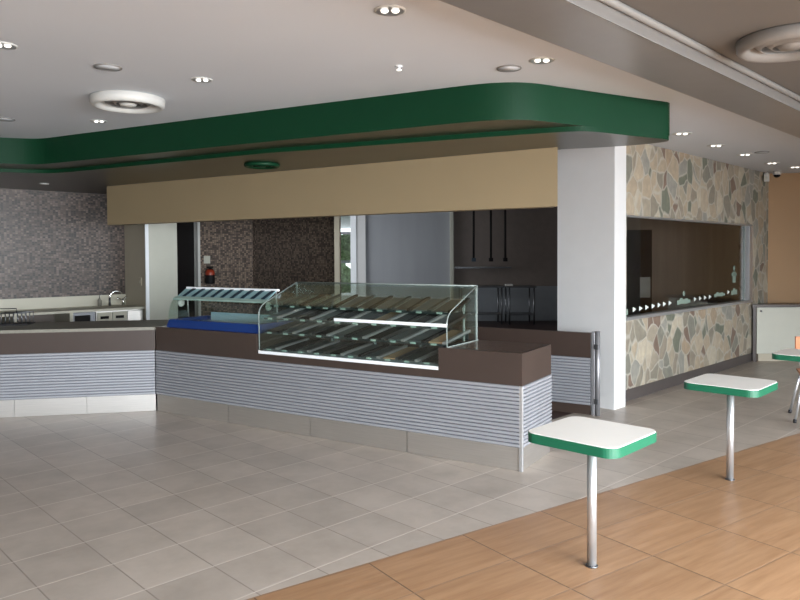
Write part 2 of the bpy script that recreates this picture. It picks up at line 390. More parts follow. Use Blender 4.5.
mb.xf(Matrix.Translation((1.66, .052, 1.135)) @ Matrix.Rotation(R(-90), 4, 'X')); mb.obj('round_sticker', 'frost', w1)
mb = MB(); mb.lathe([(0, 0), (.04, 0), (.04, .002), (0, .002)], 16); mb.xf(Matrix.Translation((3.44, .052, 1.43)) @ Matrix.Rotation(R(-90), 4, 'X'))
mb.quadbox(3.38, 3.50, .052, .054, 1.22, 1.38); mb.quadbox(3.34, 3.54, .052, .054, 1.32, 1.36); mb.obj('figure_sticker', 'frost', w1)

# far tan wall
TD = dirv(96)
wall(SC, SC+TD*4.2, -.0001, 0, CZ, 'wall_far', 'tanwall', 'orange tan painted wall beyond the stone wall corner') if False else None
p2 = SC+TD*4.2
wall(SC, p2, .15, 0, CZ, 'wall_far', 'tanwall', 'orange tan painted wall beyond the stone wall corner')

# pillar
PB = Vector((-.695, .719)); PC = Vector((2.256, 7.416)); PA = Vector((.707, .707))
struct(MB().prism([tuple(PC), tuple(PC+PA*.25), tuple(PC+PA*.25+PB*.70), tuple(PC+PB*.70)], 0, CZ), 'wall_pillar', 'white', 'square white pillar between the servery and the stone wall', 'pillar')
# mosaic walls on the left
ML = Vector((-4.302, 11.03))
wall(ML-A46*8., ML, .15, 0, CZ, 'wall_left', 'mosaic', 'brown and lilac mosaic wall behind the left bench')
sA = Vector((-3.756, 10.466)); sB = Vector((-3.415, 10.796))
struct(MB().prism([tuple(ML), tuple(sA), tuple(sB), (-3.96, 11.36)], 0, 2.60), 'wall_partition', 'cream', 'short cream partition wall at the end of the left bench', 'wall')
d = (sB-sA)
struct(MB().quadbox(.02, d.length, -.012, -.001, 0, 2.6), 'trim_4', 'palegrey', 'pale panel facing on the end of the cream partition', 'panel', loc=(sA.x, sA.y, 0), rz=math.atan2(d.y, d.x))
struct(MB().quadbox(-.03, .02, -.025, -.001, .0, 2.6), 'trim_5', 'railwhite', 'white corner strip on the cream partition', 'trim', loc=(sA.x, sA.y, 0), rz=math.atan2(d.y, d.x))
m0 = Vector((-3.46, 12.2)); m1 = Vector((-2.70, 12.94)); m2 = Vector((-1.03, 11.21))
wall(m0, m1, .12, 0, CZ, 'wall_servery', 'mosaic2', 'dark mosaic wall with the extinguisher behind the servery')
wall(m1, m2, .12, 0, CZ, 'wall_servery.001', 'mosaic2', 'darker mosaic wall to the left of the slot window')
dd = (m1-m0)
struct(MB().quadbox(-.05, -.002, -.02, .12, 0, 2.6), 'trim_6', 'plasticwhite', 'thin white door jamb left of the extinguisher', 'trim', loc=(m0.x, m0.y, 0), rz=math.atan2(dd.y, dd.x))
dr = (Vector((-3.55, 12.17))-Vector((-3.60, 11.12)))
d1 = thing('passage_shade_sheet', 'dark sheet filling the unlit opening beside the cream partition', 'door', (-3.60, 11.12, 0), math.atan2(dr.y, dr.x), kind='structure')
MB().quadbox(0, dr.length, 0, .04, .01, 2.5).obj('dark_door_sheet', 'black', d1)  # black sheet: darkness of the open passage put into its colour
# kitchen shell
wall((-.85, 17.5), (1.30, 17.5), .1, 0, CZ, 'wall_back', 'bluewall', 'pale blue grey kitchen wall right of the slot window')
wall((1.30, 17.5), (4.4, 17.5), .1, .86, CZ, 'wall_back.001', 'darkwall', 'dark upper kitchen wall behind the steel benches')
wall((1.30, 17.5), (4.4, 17.5), .1, 0, .859, 'wall_back.002', 'lowwall', 'grey lower kitchen wall under the steel benches')
struct(MB().quadbox(1.24, 1.32, 17.38, 17.495, 0, CZ), 'trim_7', 'palegrey', 'grey edge strip between the pale and dark kitchen walls', 'trim')
wall((-5., 17.5), (-1.62, 17.5), .1, 0, CZ, 'wall_back.003', 'cream', 'cream wall left of the slot window')
wall((-1.62, 17.5), (-.85, 17.5), .1, 0, .66, 'wall_back.004', 'white', 'low wall below the slot window')
wall((-5., 11.6), (-5., 13.4), .1, 0, CZ, 'wall_kitchen_left', 'cream', 'side wall of the kitchen hidden behind the mosaic')
w2 = thing('window_2', 'narrow slot window looking out to greenery', 'window', (0, 0, 0), 0, kind='structure')
mb = MB()
mb.quadbox(-1.22, -1.08, 17.42, 17.52, .66, CZ); mb.quadbox(-1.62, -1.57, 17.42, 17.52, .66, CZ); mb.quadbox(-1.57, -1.22, 17.42, 17.52, .66, .72)
mb.obj('window_frame', 'railwhite', w2)
MB().quadbox(-1.57, -1.08, 17.44, 17.50, 2.17, 2.23).obj('transom_bar', 'postgrey', w2)
MB().quadbox(-1.57, -1.22, 17.47, 17.476, .72, 2.17).obj('window_pane', 'glass', w2)
MB().quadbox(-1.57, -1.22, 17.47, 17.476, 2.23, CZ).obj('window_pane', 'glass', w2)
struct(MB().quadbox(-1.08, -.85, 17.44, 17.52, 0, CZ), 'trim_8', 'white', 'plain white post right of the slot window', 'trim')
pp = [(-1.03, 11.21), (-.88, 11.07)]
struct(MB().quadbox(-1.028, -.95, 11.06, 11.2, 0, 2.6), 'trim_9', 'cream', 'narrow post at the end of the dark mosaic wall', 'post')
wall((1.90, 8.0), (2.95, 12.4), -.1, 0, CZ, 'wall_divider', 'darkwall', 'dividing wall running back from the white pillar')
wall((2.95, 12.4), (4.3, 17.5), -.1, 0, CZ, 'wall_divider.001', 'darkwall', 'dividing wall on the right of the dark kitchen')
wall((2.95, 12.5), (10.5, 12.2), .1, 0, CZ, 'wall_playroom', 'brownroom', 'brown streaked wall seen through the long window')
d2 = thing('door_2', 'dark doorway seen through the left end of the long window', 'door', (3.5, 12.44, 0), 0, kind='structure')
MB().quadbox(0, .93, -.05, -.004, .005, 2.07).obj('dark_door_sheet', 'black', d2)
MB().quadbox(.72, .90, -.056, -.051, .88, 1.24).obj('vision_panel', 'palegrey', d2)
# window side of the room (behind the camera) : piers, sill and lintel with open bays
G0 = Vector((-3.5, -8.)); GD = dirv(45); G1 = G0+GD*18.
mb = MB(); mb.quadbox(0, 18, -.15, 0, 0, .12); mb.quadbox(0, 18, -.15, 0, 2.72, CZ)
for i in range(7): mb.quadbox(i*2.95, i*2.95+.18, -.15, 0, .12, 2.72)
struct(mb, 'wall_front', 'white', 'glazed front of the room behind the viewer', 'wall', loc=(G0.x, G0.y, 0), rz=math.atan2(GD.y, GD.x))
wall(p2, G1, .15, 0, CZ, 'wall_side', 'white', 'white side wall out of view on the right')
wall((-10.0, -8.), ML-A46*8., .15, 0, CZ, 'wall_side.001', 'cream', 'white side wall out of view on the left')
mb = MB(); mb.quadbox(-10., -3.5, -8.15, -8., 0, .12); mb.quadbox(-10., -3.5, -8.15, -8., 2.5, CZ)
for x, w_ in ((-10., .9), (-7.9, .5), (-6.2, .18), (-5.0, .5), (-3.68, .18)): mb.quadbox(x, x+w_, -8.15, -8., .12, 2.5)
struct(mb, 'wall_side.002', 'white', 'glazed wall out of view behind the viewer on the left')

# ------------------------------------------------------------------ serving counters
def rib_panel(L, z0, z1, n, x0, x1, name, parent, xf=None, depth=.012, seg=7):
    m_ = MB(); p = (z1-z0)/n
    m_.quadbox(x0, x1, .002, .012, z0, z1, 1)                      # backing coloured darker to carry the shade between the ribs
    for i in range(n):
        prof = [(.0015, z0+p*(i+.11))]
        for k_ in range(seg+1):
            a = math.pi*k_/seg; prof.append((-depth*math.sin(a)**.55, z0+p*(i+.11+.78*(.5-.5*math.cos(a)))))
        prof.append((.0015, z0+p*(i+.89)))
        m_.extrude_x(prof, x0, x1)
    if xf: m_.xf(xf)
    return m_.obj(name, ['rib', 'gap'], parent)
TOPZ, RT, KT = .90, .652, .18
R0, R1, RZ = 1.44, 3.415, .715
c1 = thing('serving_counter', 'long servery counter with the glass cases on top', 'counter', (K.x, K.y, 0), RZ_C)
D = .64
mb = MB(); mb.box(.0, R0, .0, .03, RT, TOPZ); mb.box(R1, LC, .0, .03, RT, TOPZ); mb.box(R0, R1, .0, .03, RT, RZ); mb.box(LC-.03, LC, .03, D, RT, TOPZ)
mb.obj('fascia_panel', 'laminate', c1)
rib_panel(LC, KT, RT, 16, .0, LC-.022, 'ribbed_panel', c1)
rib_panel(D, KT, RT, 16, .022, D-.01, 'ribbed_panel', c1, Matrix.Translation((LC, 0, 0)) @ Matrix.Rotation(R(90), 4, 'Z'))
mb = MB(); mb.box(LC-.022, LC+.006, -.008, .022, .0, RT, .003); mb.obj('corner_trim', 'alu', c1)
mb = MB()
for i in range(4): mb.box((.015 if i else .0)+i*LC/4, .012+(i+1)*LC/4-.004 - (.02 if i == 3 else 0), .006, .02, .002, KT)
mb.box(LC-.018, LC-.004, .02, D-.01, .002, KT); mb.obj('kickplate', 'steel', c1)
mb = MB(); mb.box(0.02, LC-.02, .03, D, .0, RT); mb.obj('carcass', 'laminate', c1)
mb = MB(); mb.box(0, R0, .03, D, TOPZ-.035, TOPZ); mb.box(R1, LC-.03, .03, D, TOPZ-.035, TOPZ); mb.box(R0, R1, .60, D, TOPZ-.035, TOPZ)
mb.obj('countertop', 'browntop', c1)
mb = MB(); mb.box(R0, R0+.012, .03, .6, RT+.01, TOPZ-.0); mb.box(R1-.012, R1, .03, .6, RT+.01, TOPZ); mb.box(R0+.012, R1-.012, .588, .6, RT+.01, TOPZ); mb.obj('well_lining', 'laminate', c1)
mb = MB(); mb.box(R0+.012, R1-.012, .03, .588, RT, RT+.02); mb.obj('well_floor', 'tealdark', c1)

L2 = dirv(79.1); F2 = K-L2*4.2
rz2 = math.atan2(L2.y, L2.x); N2 = Vector((-L2.y, L2.x))
c2 = thing('serving_counter', 'left wing of the servery counter with brown fascia and bright ribbed front', 'counter', (F2.x, F2.y, 0), rz2)
mb = MB(); mb.box(0, 4.19, 0, .03, RT, .868); mb.obj('fascia_panel', 'laminate', c2)
rib_panel(4, KT, RT, 16, 0, 4.186, 'ribbed_panel', c2)
mb = MB()
for i in range(6): mb.box(i*.7, i*.7+.697 - (.009 if i == 5 else 0), .006, .02, .002, KT)
mb.obj('kickplate', 'steel', c2)
mb = MB(); mb.box(0, 4.1, .03, .84, 0, .868); mb.obj('carcass', 'laminate', c2)
mb = MB(); mb.prism([(0, -.012), (4.185, -.012), (4.19, 0), (4.99, .87), (0, .87)], .868, .90); mb.obj('countertop', 'counterstone', c2)

# gate by the pillar
gp = Vector(cw(4.02, 2.13))
g = thing('counter_gate', 'low brown and ribbed swing gate beside the white pillar', 'gate', (gp.x, gp.y, 0), RZ_C)
MB().box(-1.5, 0, 0, .05, .59, .845).obj('fascia_panel', 'laminate', g)
rib_panel(1.5, .10, .588, 16, -1.5, 0, 'ribbed_panel', g)
MB().box(-1.5, 0, .013, .05, .0, .588).obj('back_panel', 'laminate', g)
gpp = Vector(cw(4.075, 2.15))
po = thing('gate_post', 'grey steel post closing the swing gate at the pillar', 'post', (gpp.x, gpp.y, 0), RZ_C)
MB().box(-.045, -.012, -.02, .02, 0, .86, .004).obj('channel', 'postgrey', po)
MB().tube([(.015, 0, 0), (.015, 0, .865)], .024, 16).obj('post', 'postgrey', po)
for z_ in (.12, .68): MB().box(-.012, .03, -.035, -.02, z_, z_+.05, .003).obj('hinge', 'steeldark', po)

# ------------------------------------------------------------------ big glass display case
CL, CR = 1.455, 3.49
dc = thing('display_case', 'tall curved glass food display case sunk into the counter', 'display case', (K.x, K.y, 0), RZ_C)
def curved(off=0.):
    # front glass profile v,z from bottom to top back
    p = [(.012+off, 1.085)]
    for i in range(1, 9):
        a = R(62*i/8); p.append((.012+off+.17*(1-math.cos(a)), 1.085+.125*math.sin(a)))
    p.append((.57, 1.375)); return p
prof = curved()
t = .007
def sheet(prof, x0, x1, th=.006):
    inner = []
    for i, (y, z) in enumerate(prof):
        a = prof[max(0, i-1)]; b = prof[min(len(prof)-1, i+1)]
        dy, dz = b[0]-a[0], b[1]-a[1]; l = math.hypot(dy, dz); inner.append((y+dz/l*th, z-dy/l*th))
    return MB().extrude_x(prof+inner[::-1], x0, x1)
sheet(prof, CL, CR).obj('curved_front_glass', 'glass', dc)
MB().quadbox(CL, R1-.002, .014, .020, .745, 1.073).obj('lower_front_glass', 'glass', dc)
def end_poly(x, z0):
    m_ = MB(); pts = [(.022, z0)]+[(a+.009, b-.004) for a, b in prof]+[(.57, z0)]
    a = [m_.bm.verts.new((x, y, z)) for y, z in pts]; b = [m_.bm.verts.new((x+.006, y, z)) for y, z in pts]
    m_.bm.faces.new(a); m_.bm.faces.new(b[::-1]); n = len(pts)
    for i in range(n): m_.bm.faces.new((a[i], b[i], b[(i+1) % n], a[(i+1) % n]))
    return m_
end_poly(CL+.004, .755).obj('end_glass', 'glass', dc)
end_poly(CR-.012, .902).obj('end_glass', 'glass', dc)
MB().box(CL, R1, .002, .03, .716, .745, .003).obj('base_rail', 'railwhite', dc)
MB().box(2.36, CR, .000, .018, 1.066, 1.094, .004).obj('front_rail', 'railwhite', dc)  # white on this stretch only: sky reflection put into the rail's colour
# edge strips of the glass ends
for x, zz in ((CL, .75), (CR-.008, .902)):
    mb = MB(); mb.tube([(x+.004, .016, zz)]+[(x+.004, a, b+.002) for a, b in prof], .0055, 8); mb.obj('front_edge_strip', 'glassedge', dc)
mb = MB(); mb.tube([(x, .57, 1.378) for x in (CL, CR)], .006, 8); mb.obj('top_back_rail', 'glassedge', dc)
for x, zz in ((CL+.005, .902), (CR-.006, .902)):
    MB().box(x-.006, x+.006, .564, .578, zz, 1.378).obj('back_post', 'glassedge', dc)
MB().box(CR-.085, CR-.07, .46, .475, .902, 1.30).obj('inner_post', 'glassedge', dc)
MB().box(CR-.012, CR-.002, .02, .60, .9005, .908).obj('end_base_strip', 'glassedge', dc)
MB().quadbox(CL+.01, CR-.012, .571, .577, .96, 1.372).obj('back_glass', 'glass', dc)
MB().box(CL+.012, R1-.012, .566, .58, .903, .958).obj('rear_sill', 'tealdark', dc)
for j in range(3):
    xx = R0+.52+j*.5
    MB().box(xx-.011, xx+.011, .50, .522, .675, 1.27).obj('upright', 'tray', dc)
NDIV = 10
for si, (zz, v0, v1, rise) in enumerate(((.755, .05, .54, .10), (.915, .06, .54, .14), (1.05, .07, .54, .18), (1.165, .16, .54, .24))):
    x0, x1 = CL+.02, (R1-.02 if si == 0 else CR-.03)
    sh_m = Matrix.Translation((0, 0, 0)); sh_m[2][1] = rise; sh_m[2][3] = -rise*v0     # shelves climb towards the back
    sh = MB().box(x0, x1, v0, v1, zz-.008, zz).xf(sh_m).obj('shelf', 'glass' if si else 'tray', dc)
    mb = MB(); mb.box(x0, x1, v0-.004, v0+.006, zz-.009, zz+.003); mb.xf(sh_m); mb.obj('shelf_edge', 'tealdark' if si else 'tray', sh)
    n = NDIV
    for i in range(n):
        w = (x1-x0)/n; xa = x0+i*w
        if si == 3 and i > 3:
            mb = MB(); mb.box(xa+.012, xa+w*.70, v0+.03, v1-.03, zz+.001, zz+.008); mb.xf(sh_m); mb.obj('tray', 'steeldark' if i % 2 else 'tray', sh)
        if si < 3:
            mb = MB(); mb.box(xa+.012, xa+w*.70, v0+.03, v1-.03, zz+.001, zz+.010); mb.xf(sh_m)
            mb.obj('tray', ('tray', 'tealdark', 'tray', 'black', 'woodbeige')[(i*2+si) % 5] if i > 4 else ('tealdark', 'black', 'tray')[(i+si) % 3], sh)
        mb = MB(); mb.box(xa+w*.76, xa+w*.93, v0+.01, v1-.01, zz+.001, zz+.02); mb.xf(sh_m); mb.obj('divider', ('alu', 'black', 'alu', 'steeldark')[(i+si) % 4] if si < 3 else ('tealdark', 'black')[i % 2], sh)
        mb = MB(); mb.box(xa+w*.28, xa+w*.54, v0-.012, v0-.005, zz-.006, zz+.009); mb.xf(sh_m); mb.obj('ticket_holder', 'ticket', sh)

# ------------------------------------------------------------------ blue cold display on the left of the counter
BL, BRt = .13, 1.42
bc = thing('cold_display', 'small curved glass cold display with a royal blue tub', 'display case', (K.x, K.y, 0), RZ_C)
mb = MB()
# tub: tapered walls around an inner well
def tub(x0, x1, y0, y1, z0, z1, wl, fl):
    m_ = MB(); o0 = [(x0, y0), (x1, y0), (x1, y1), (x0, y1)]; o1 = [(x0+fl, y0+fl, ), (x1-fl, y0+fl), (x1-fl, y1-fl), (x0+fl, y1-fl)]
    i1 = [(x0+fl+wl, y0+fl+wl), (x1-fl-wl, y0+fl+wl), (x1-fl-wl, y1-fl-wl), (x0+fl+wl, y1-fl-wl)]
    i0 = i1
    rings = [[m_.bm.verts.new((*p, z)) for p in pts] for pts, z in ((o0, z0), (o1, z1), (i1, z1), (i0, z0+.03))]
    for a, b in zip(rings, rings[1:]):
        for k_ in range(4): m_.bm.faces.new((a[k_], a[(k_+1) % 4], b[(k_+1) % 4], b[k_]))
    m_.bm.faces.new(rings[0]); m_.bm.faces.new(rings[3])
    bmesh.ops.bevel(m_.bm, geom=m_.bm.edges[:], offset=.006, segments=2, affect='EDGES')
    return m_
tub(BL-.01, BRt, .035, .62, .901, .985, .05, .02).obj('tub', 'blue', bc)
MB().box(BL+.12, BRt-.03, .545, .555, .94, 1.03).obj('back_liner', 'paleblue', bc)
MB().box(BL+.07, BRt-.10, .10, .535, .934, .94).obj('liner_floor', 'paleblue', bc)
bp_ = []
for i in range(9):
    a = R(80*i/8); bp_.append((.055+.10*(1-math.cos(a)), .985+.215*math.sin(a)))
sheet(bp_, BL, BRt).obj('curved_front_glass', 'glass', bc)
tp = [(.145, 1.198), (.30, 1.298)]
sheet(tp, BL, BRt, .008).obj('canopy_glass', 'canopyglass', bc)
mb = MB(); mb.extrude_x([(.135, 1.185), (.17, 1.21), (.168, 1.222), (.13, 1.2)], BL-.01, BRt+.01); mb.obj('canopy_front_strip', 'ticket', bc)
for i in range(9):
    x = BL+.09+i*.14
    mb = MB(); q = [(x, .17, 1.223), (x+.05, .17, 1.223), (x+.085, .285, 1.299), (x+.035, .285, 1.299)]
    vs = [mb.bm.verts.new(p) for p in q]; vt = [mb.bm.verts.new((p[0], p[1], p[2]+.004)) for p in q]
    mb.bm.faces.new(vs[::-1]); mb.bm.faces.new(vt)
    for k_ in range(4): mb.bm.faces.new((vs[k_], vs[(k_+1) % 4], vt[(k_+1) % 4], vt[k_]))
    mb.obj('canopy_slat', 'navy', bc)
MB().box(BL+.02, BRt+.03, .285, .325, 1.295, 1.318, .004).obj('canopy_back_rail', 'railwhite', bc)
for x in (BL+.003, BRt-.009):
    m_ = MB(); pts = [(.07, .987)]+[(a+.008, b-.002) for a, b in bp_]+[(.30, 1.285), (.32, .987)]
    a = [m_.bm.verts.new((x, y, z)) for y, z in pts]; b = [m_.bm.verts.new((x+.006, y, z)) for y, z in pts]
    m_.bm.faces.new(a); m_.bm.faces.new(b[::-1]); n = len(pts)
    for i in range(n): m_.bm.faces.new((a[i], b[i], b[(i+1) % n], a[(i+1) % n]))
    m_.obj('end_glass', 'glass', bc)
    m_ = MB(); m_.lathe([(0, 0), (.045, 0), (.04, .012), (.015, .016), (0, .016)], 20); m_.xf(Matrix.Translation((x+(.01 if x < 1 else -.02), .22, 1.15)) @ Matrix.Rotation(R(90), 4, 'Y')); m_.obj('round_fitting', 'plasticwhite', bc)
    MB().tube([(x+.003, .33, .987), (x+.003, .31, 1.30)], .008, 8).obj('support_rod', 'alu', bc)

# ------------------------------------------------------------------ left back bench against the mosaic wall
rzm = math.atan2(A46.y, A46.x)
bo = ML-A46*5.0                                  # local x runs along the wall to the partition at 5.0, local -y towards the room
bb = thing('back_bench', 'white topped bench with open shelves along the mosaic wall', 'bench', (bo.x, bo.y, 0), rzm)
def bt(n): return n
MB().box(0, 4.995, -.70, -.001, .865, .90, .004).obj('worktop', 'benchtop', bb)
MB().box(0, 4.995, -.020, -.001, .901, 1.06).obj('splashback', 'benchtop', bb)
MB().box(0, 3.93, -.05, -.02, .0, .864).obj('back_panel', 'darkwall', bb)
for x in (0.0, 1.6, 3.22, 3.93): MB().box(x, x+.045, -.68, -.05, 0, .864).obj('upright', 'benchtop', bb)
for x0_, x1_ in ((.05, 1.6), (1.65, 3.22), (3.27, 3.93)): MB().box(x0_, x1_, -.64, -.05, .40, .42).obj('shelf', 'benchtop', bb)
ov = thing('underbench_oven', 'grey oven with a black window under the left bench', 'oven', (bo.x, bo.y, 0), rzm)
MB().box(3.98, 4.28, -.66, -.04, .002, .86).obj('body', 'steeldark', ov)
MB().box(4.00, 4.21, -.675, -.661, .66, .82).obj('window', 'black', ov)
fr = thing('underbench_fridge', 'cream two drawer fridge under the left bench by the partition', 'fridge', (bo.x, bo.y, 0), rzm)
MB().box(4.30, 4.985, -.65, -.04, .002, .86).obj('body', 'steel', fr)
for x in (4.31, 4.53):
    dw = MB().box(x, x+.205, -.675, -.651, .45, .845, .004).obj('drawer', 'benchtop', fr)
    MB().box(x+.04, x+.16, -.682, -.676, .75, .79).obj('handle_recess', 'black', dw)
MB().box(4.745, 4.98, -.68, -.651, .1, .845, .004).obj('side_door', 'steel', fr)
def bench_pt(x, y): p = bo+A46*x+Vector((-A46.y, A46.x))*y; return p.x, p.y
tp_ = thing('tap', 'curved chrome swan neck tap on the left bench', 'tap', (*bench_pt(4.69, -.16), .9005), rzm)
MB().tube([(0, 0, 0), (0, 0, .12)], .02, 12, .012).obj('base', 'steeldark', tp_)
MB().tube([(0, 0, .11)]+[(.10*(1-math.cos(R(a))), -.02*a/180, .13+.09*math.sin(R(a))) for a in range(0, 160, 15)], .011, 10).obj('spout', 'chrome', tp_)
sp = thing('soap_bottle', 'small dark bottle left of the chrome tap', 'bottle', (*bench_pt(4.54, -.16), .9005), rzm)
MB().lathe([(0, 0), (.03, 0), (.03, .09), (.012, .11), (.012, .13), (0, .13)], 14).obj('bottle_body', 'counterstone', sp)
MB().tube([(0, 0, .13), (0, 0, .17), (.04, 0, .175)], .006, 8).obj('pump', 'steeldark', sp)
t2_ = thing('mixer_tap', 'short mixer tap nearest the cream partition', 'tap', (*bench_pt(4.88, -.20), .9005), rzm)
MB().lathe([(0, 0), (.022, 0), (.02, .1), (0, .11)], 14).obj('body', 'chrome', t2_)
MB().tube([(0, 0, .08), (-.10, -.03, .12)], .01, 8).obj('spout', 'chrome', t2_)
MB().tube([(0, 0, .10), (.05, -.03, .14)], .008, 8).obj('lever', 'chrome', t2_)

sk = Vector((-.695, .719)); sp_ = sA-(sA-ML).normalized()*.22
so = thing('wall_socket', 'small square socket on the cream partition above the bench', 'socket', (sp_.x, sp_.y, 1.27), math.atan2((sA-ML).y, (sA-ML).x))
MB().box(-.045, .045, -.014, -.001, -.06, .06, .003).obj('face_plate', 'cream', so); MB().box(-.014, .014, -.018, -.0145, -.02, .02).obj('switch', 'palegrey', so)
# wire rack on the left wing
rx = Vector((F2.x, F2.y))+L2*2.62+N2*.66
rk = thing('wire_rack', 'dark wire cup rack standing on the left counter wing', 'rack', (rx.x, rx.y, .9005), rz2)
mb = MB(); mb.box(-.16, .16, -.14, .14, 0, .012); mb.obj('base_tray', 'rubber', rk)
for j, y in enumerate((-.12, .0, .12)):
    mb = MB()
    for i in range(8): mb.tube([(-.15+i*.042, y, .01), (-.15+i*.042, y, .13)], .004, 6)
    mb.tube([(-.15, y, .13), (.15, y, .13)], .004, 6); mb.obj('wire_row', 'steeldark', rk)
MB().tube([(-.156, -.13, .012), (-.156, -.13, .185), (.05, -.13, .185), (.05, -.13, .135)], .006, 8).obj('handle', 'rubber', rk)

# ------------------------------------------------------------------ behind the servery
ex_ = m0+dd.normalized()*.14+Vector((dd.y, -dd.x)).normalized()*.09
fe = thing('fire_extinguisher', 'dark fire extinguisher with a red band on the mosaic wall', 'extinguisher', (ex_.x, ex_.y, 1.17), math.atan2(dd.y, dd.x))
MB().lathe([(0, 0), (.075, 0), (.08, .02), (.08, .20), (.05, .25), (.02, .27), (0, .27)], 20).obj('cylinder', 'black', fe)
MB().lathe([(.081, .15), (.0815, .16), (.0815, .20), (.06, .245), (.055, .245)], 20).obj('red_band', 'red', fe)
MB().box(-.05, .06, -.015, .015, .27, .30, .004).obj('handle', 'black', fe)
MB().box(-.03, .03, .07, .089, .08, .2).obj('bracket', 'steeldark', fe)
sg = m0+dd.normalized()*.13+Vector((dd.y, -dd.x)).normalized()*.006
tag(MB().box(-.06, .06, -.004, .004, 1.52, 1.65).obj('notice_card', 'palegrey', loc=(sg.x, sg.y, 0), rz=math.atan2(dd.y, dd.x)), 'small pale notice on the mosaic wall above the extinguisher', 'notice')
def sbench(name, label, x0, x1, y0, y1):
    o = thing(name, label, 'bench', (x0, y0, 0), 0)
    w, dp = x1-x0, y1-y0
    MB().box(0, w, 0, dp, .865, .9, .004).obj('worktop', 'steeldark', o)
    MB().box(.03, w-.03, .03, dp-.03, .22, .24).obj('undershelf', 'steeldark', o)
    for i in (0, 1):
        for j in (0, 1): MB().tube([(.05+i*(w-.1), .05+j*(dp-.1), 0), (.05+i*(w-.1), .05+j*(dp-.1), .865)], .02, 8).obj('leg', 'steeldark', o)
    return o
sbench('steel_bench', 'long dark steel bench at the left of the dark kitchen', 1.40, 2.45, 16.6, 17.3)
sbench('steel_bench', 'shorter steel bench right of the long bench in the dark kitchen', 2.52, 3.20, 16.5, 17.2)
tag(MB().box(1.34, 2.72, 17.2, 17.49, 1.31, 1.35).obj('wall_shelf', 'steeldark'), 'long steel wall shelf above the kitchen benches', 'shelf')
tag(MB().box(2.5, 2.66, 16.65, 16.8, .901, .945, .004).obj('paper_box', 'lam_white'), 'small white box on the kitchen bench', 'box')
for i, (x, lab) in enumerate(((1.80, 'leftmost'), (2.22, 'middle'), (2.57, 'rightmost'))):
    o = thing('service_pipe', lab+' of the three dark pipes dropping from the kitchen ceiling', 'pipe', (x, 17.2, 1.52), 0, 'kitchen service pipes')
    MB().tube([(0, 0, .03), (0, 0, CZ-1.52)], .028, 10).obj('pipe', 'black', o)
    MB().box(-.05, .05, -.05, .05, -.04, .05, .01).obj('outlet', 'black' if i else 'navy', o)
lb = thing('low_bench', 'low dark bench inside the room behind the long window', 'bench', (6.3, 11.95, 0), 0)
MB().box(-1.1, 1.2, -.25, .2, .9, .95).obj('seat', 'tealdark', lb); MB().box(-1.0, 1.1, -.2, .18, .0, .9).obj('body', 'tealdark', lb)

# ------------------------------------------------------------------ cabinet at far right
cb0 = Vector((5.365, 10.70)); cdv = dirv(92); rzc = math.atan2(cdv.y, cdv.x)
cab = thing('side_cabinet', 'pale cabinet with a dark top in the far right corner', 'cabinet', (cb0.x, cb0.y, 0), rzc)
MB().prism([(-.02, -.025), (2.6, -.025), (2.6, .33), (.34, .33)], .83, .87).obj('countertop', 'laminate', cab)
MB().prism([(0, 0), (.05, 0), (.37, .32), (.33, .32)], 0, .83).obj('end_panel', 'laminate', cab)
MB().prism([(.062, .012), (2.6, .012), (2.6, .32), (.37, .32)], .12, .83).obj('carcass', 'palegrey', cab)
for i in range(2):
    dr_ = MB().box(.055+i*1.25, .055+i*1.25+1.24, -.008, .011, .125, .825, .003).obj('door', 'palegrey', cab)
    mb = MB(); mb.lathe([(0, 0), (.016, 0), (.014, .012), (0, .014)], 14); mb.xf(Matrix.Translation((.055+i*1.25+.06, -.0085, .77)) @ Matrix.Rotation(R(90), 4, 'X')); mb.obj('lock', 'steeldark', dr_)
MB().prism([(.11, .06), (2.6, .06), (2.6, .32), (.37, .32)], 0, .12).obj('plinth', 'cream', cab)
struct(MB().quadbox(4.2, 4.45, -.03, -.001, 0, .128), 'baseboard_right.001', 'black', 'black end of the skirting beside the side cabinet', 'skirting', loc=(S0.x, S0.y, 0), rz=RZ_S) if False else None

# ------------------------------------------------------------------ tables
def rrect(h, r, seg=8):
    pts = []
    for cx, cy, a0 in ((h-r, h-r, 0), (-h+r, h-r, 90), (-h+r, -h+r, 180), (h-r, -h+r, 270)):
        for i in range(seg+1):
            a = R(a0+90*i/seg); pts.append((cx+r*math.cos(a), cy+r*math.sin(a)))
    return pts
RZ_T = R(46)
tb = thing('pedestal_table', 'nearest square white table with green edge, in front of the counter end', 'table', (1.007, 3.69, 0), RZ_T, 'square pedestal tables')
MB().prism(rrect(.255, .067), .717, .720).obj('tabletop', 'lam_white', tb)
MB().prism(rrect(.259, .071), .668, .717).obj('edge_band', 'edgegreen', tb)
MB().tube([(0, 0, .002), (0, 0, .668)], .025, 24).obj('pole', 'alu', tb)
MB().lathe([(0, 0), (.033, 0), (.033, .006), (.026, .008), (0, .008)], 24).obj('floor_collar', 'steeldark', tb)
dup(tb, (2.40, 5.105, 0), 'second square white table with green edge, in front of the stone wall')
dup(tb, (3.79, 6.52, 0), 'farthest square white table, cut by the right frame edge, above the chair')

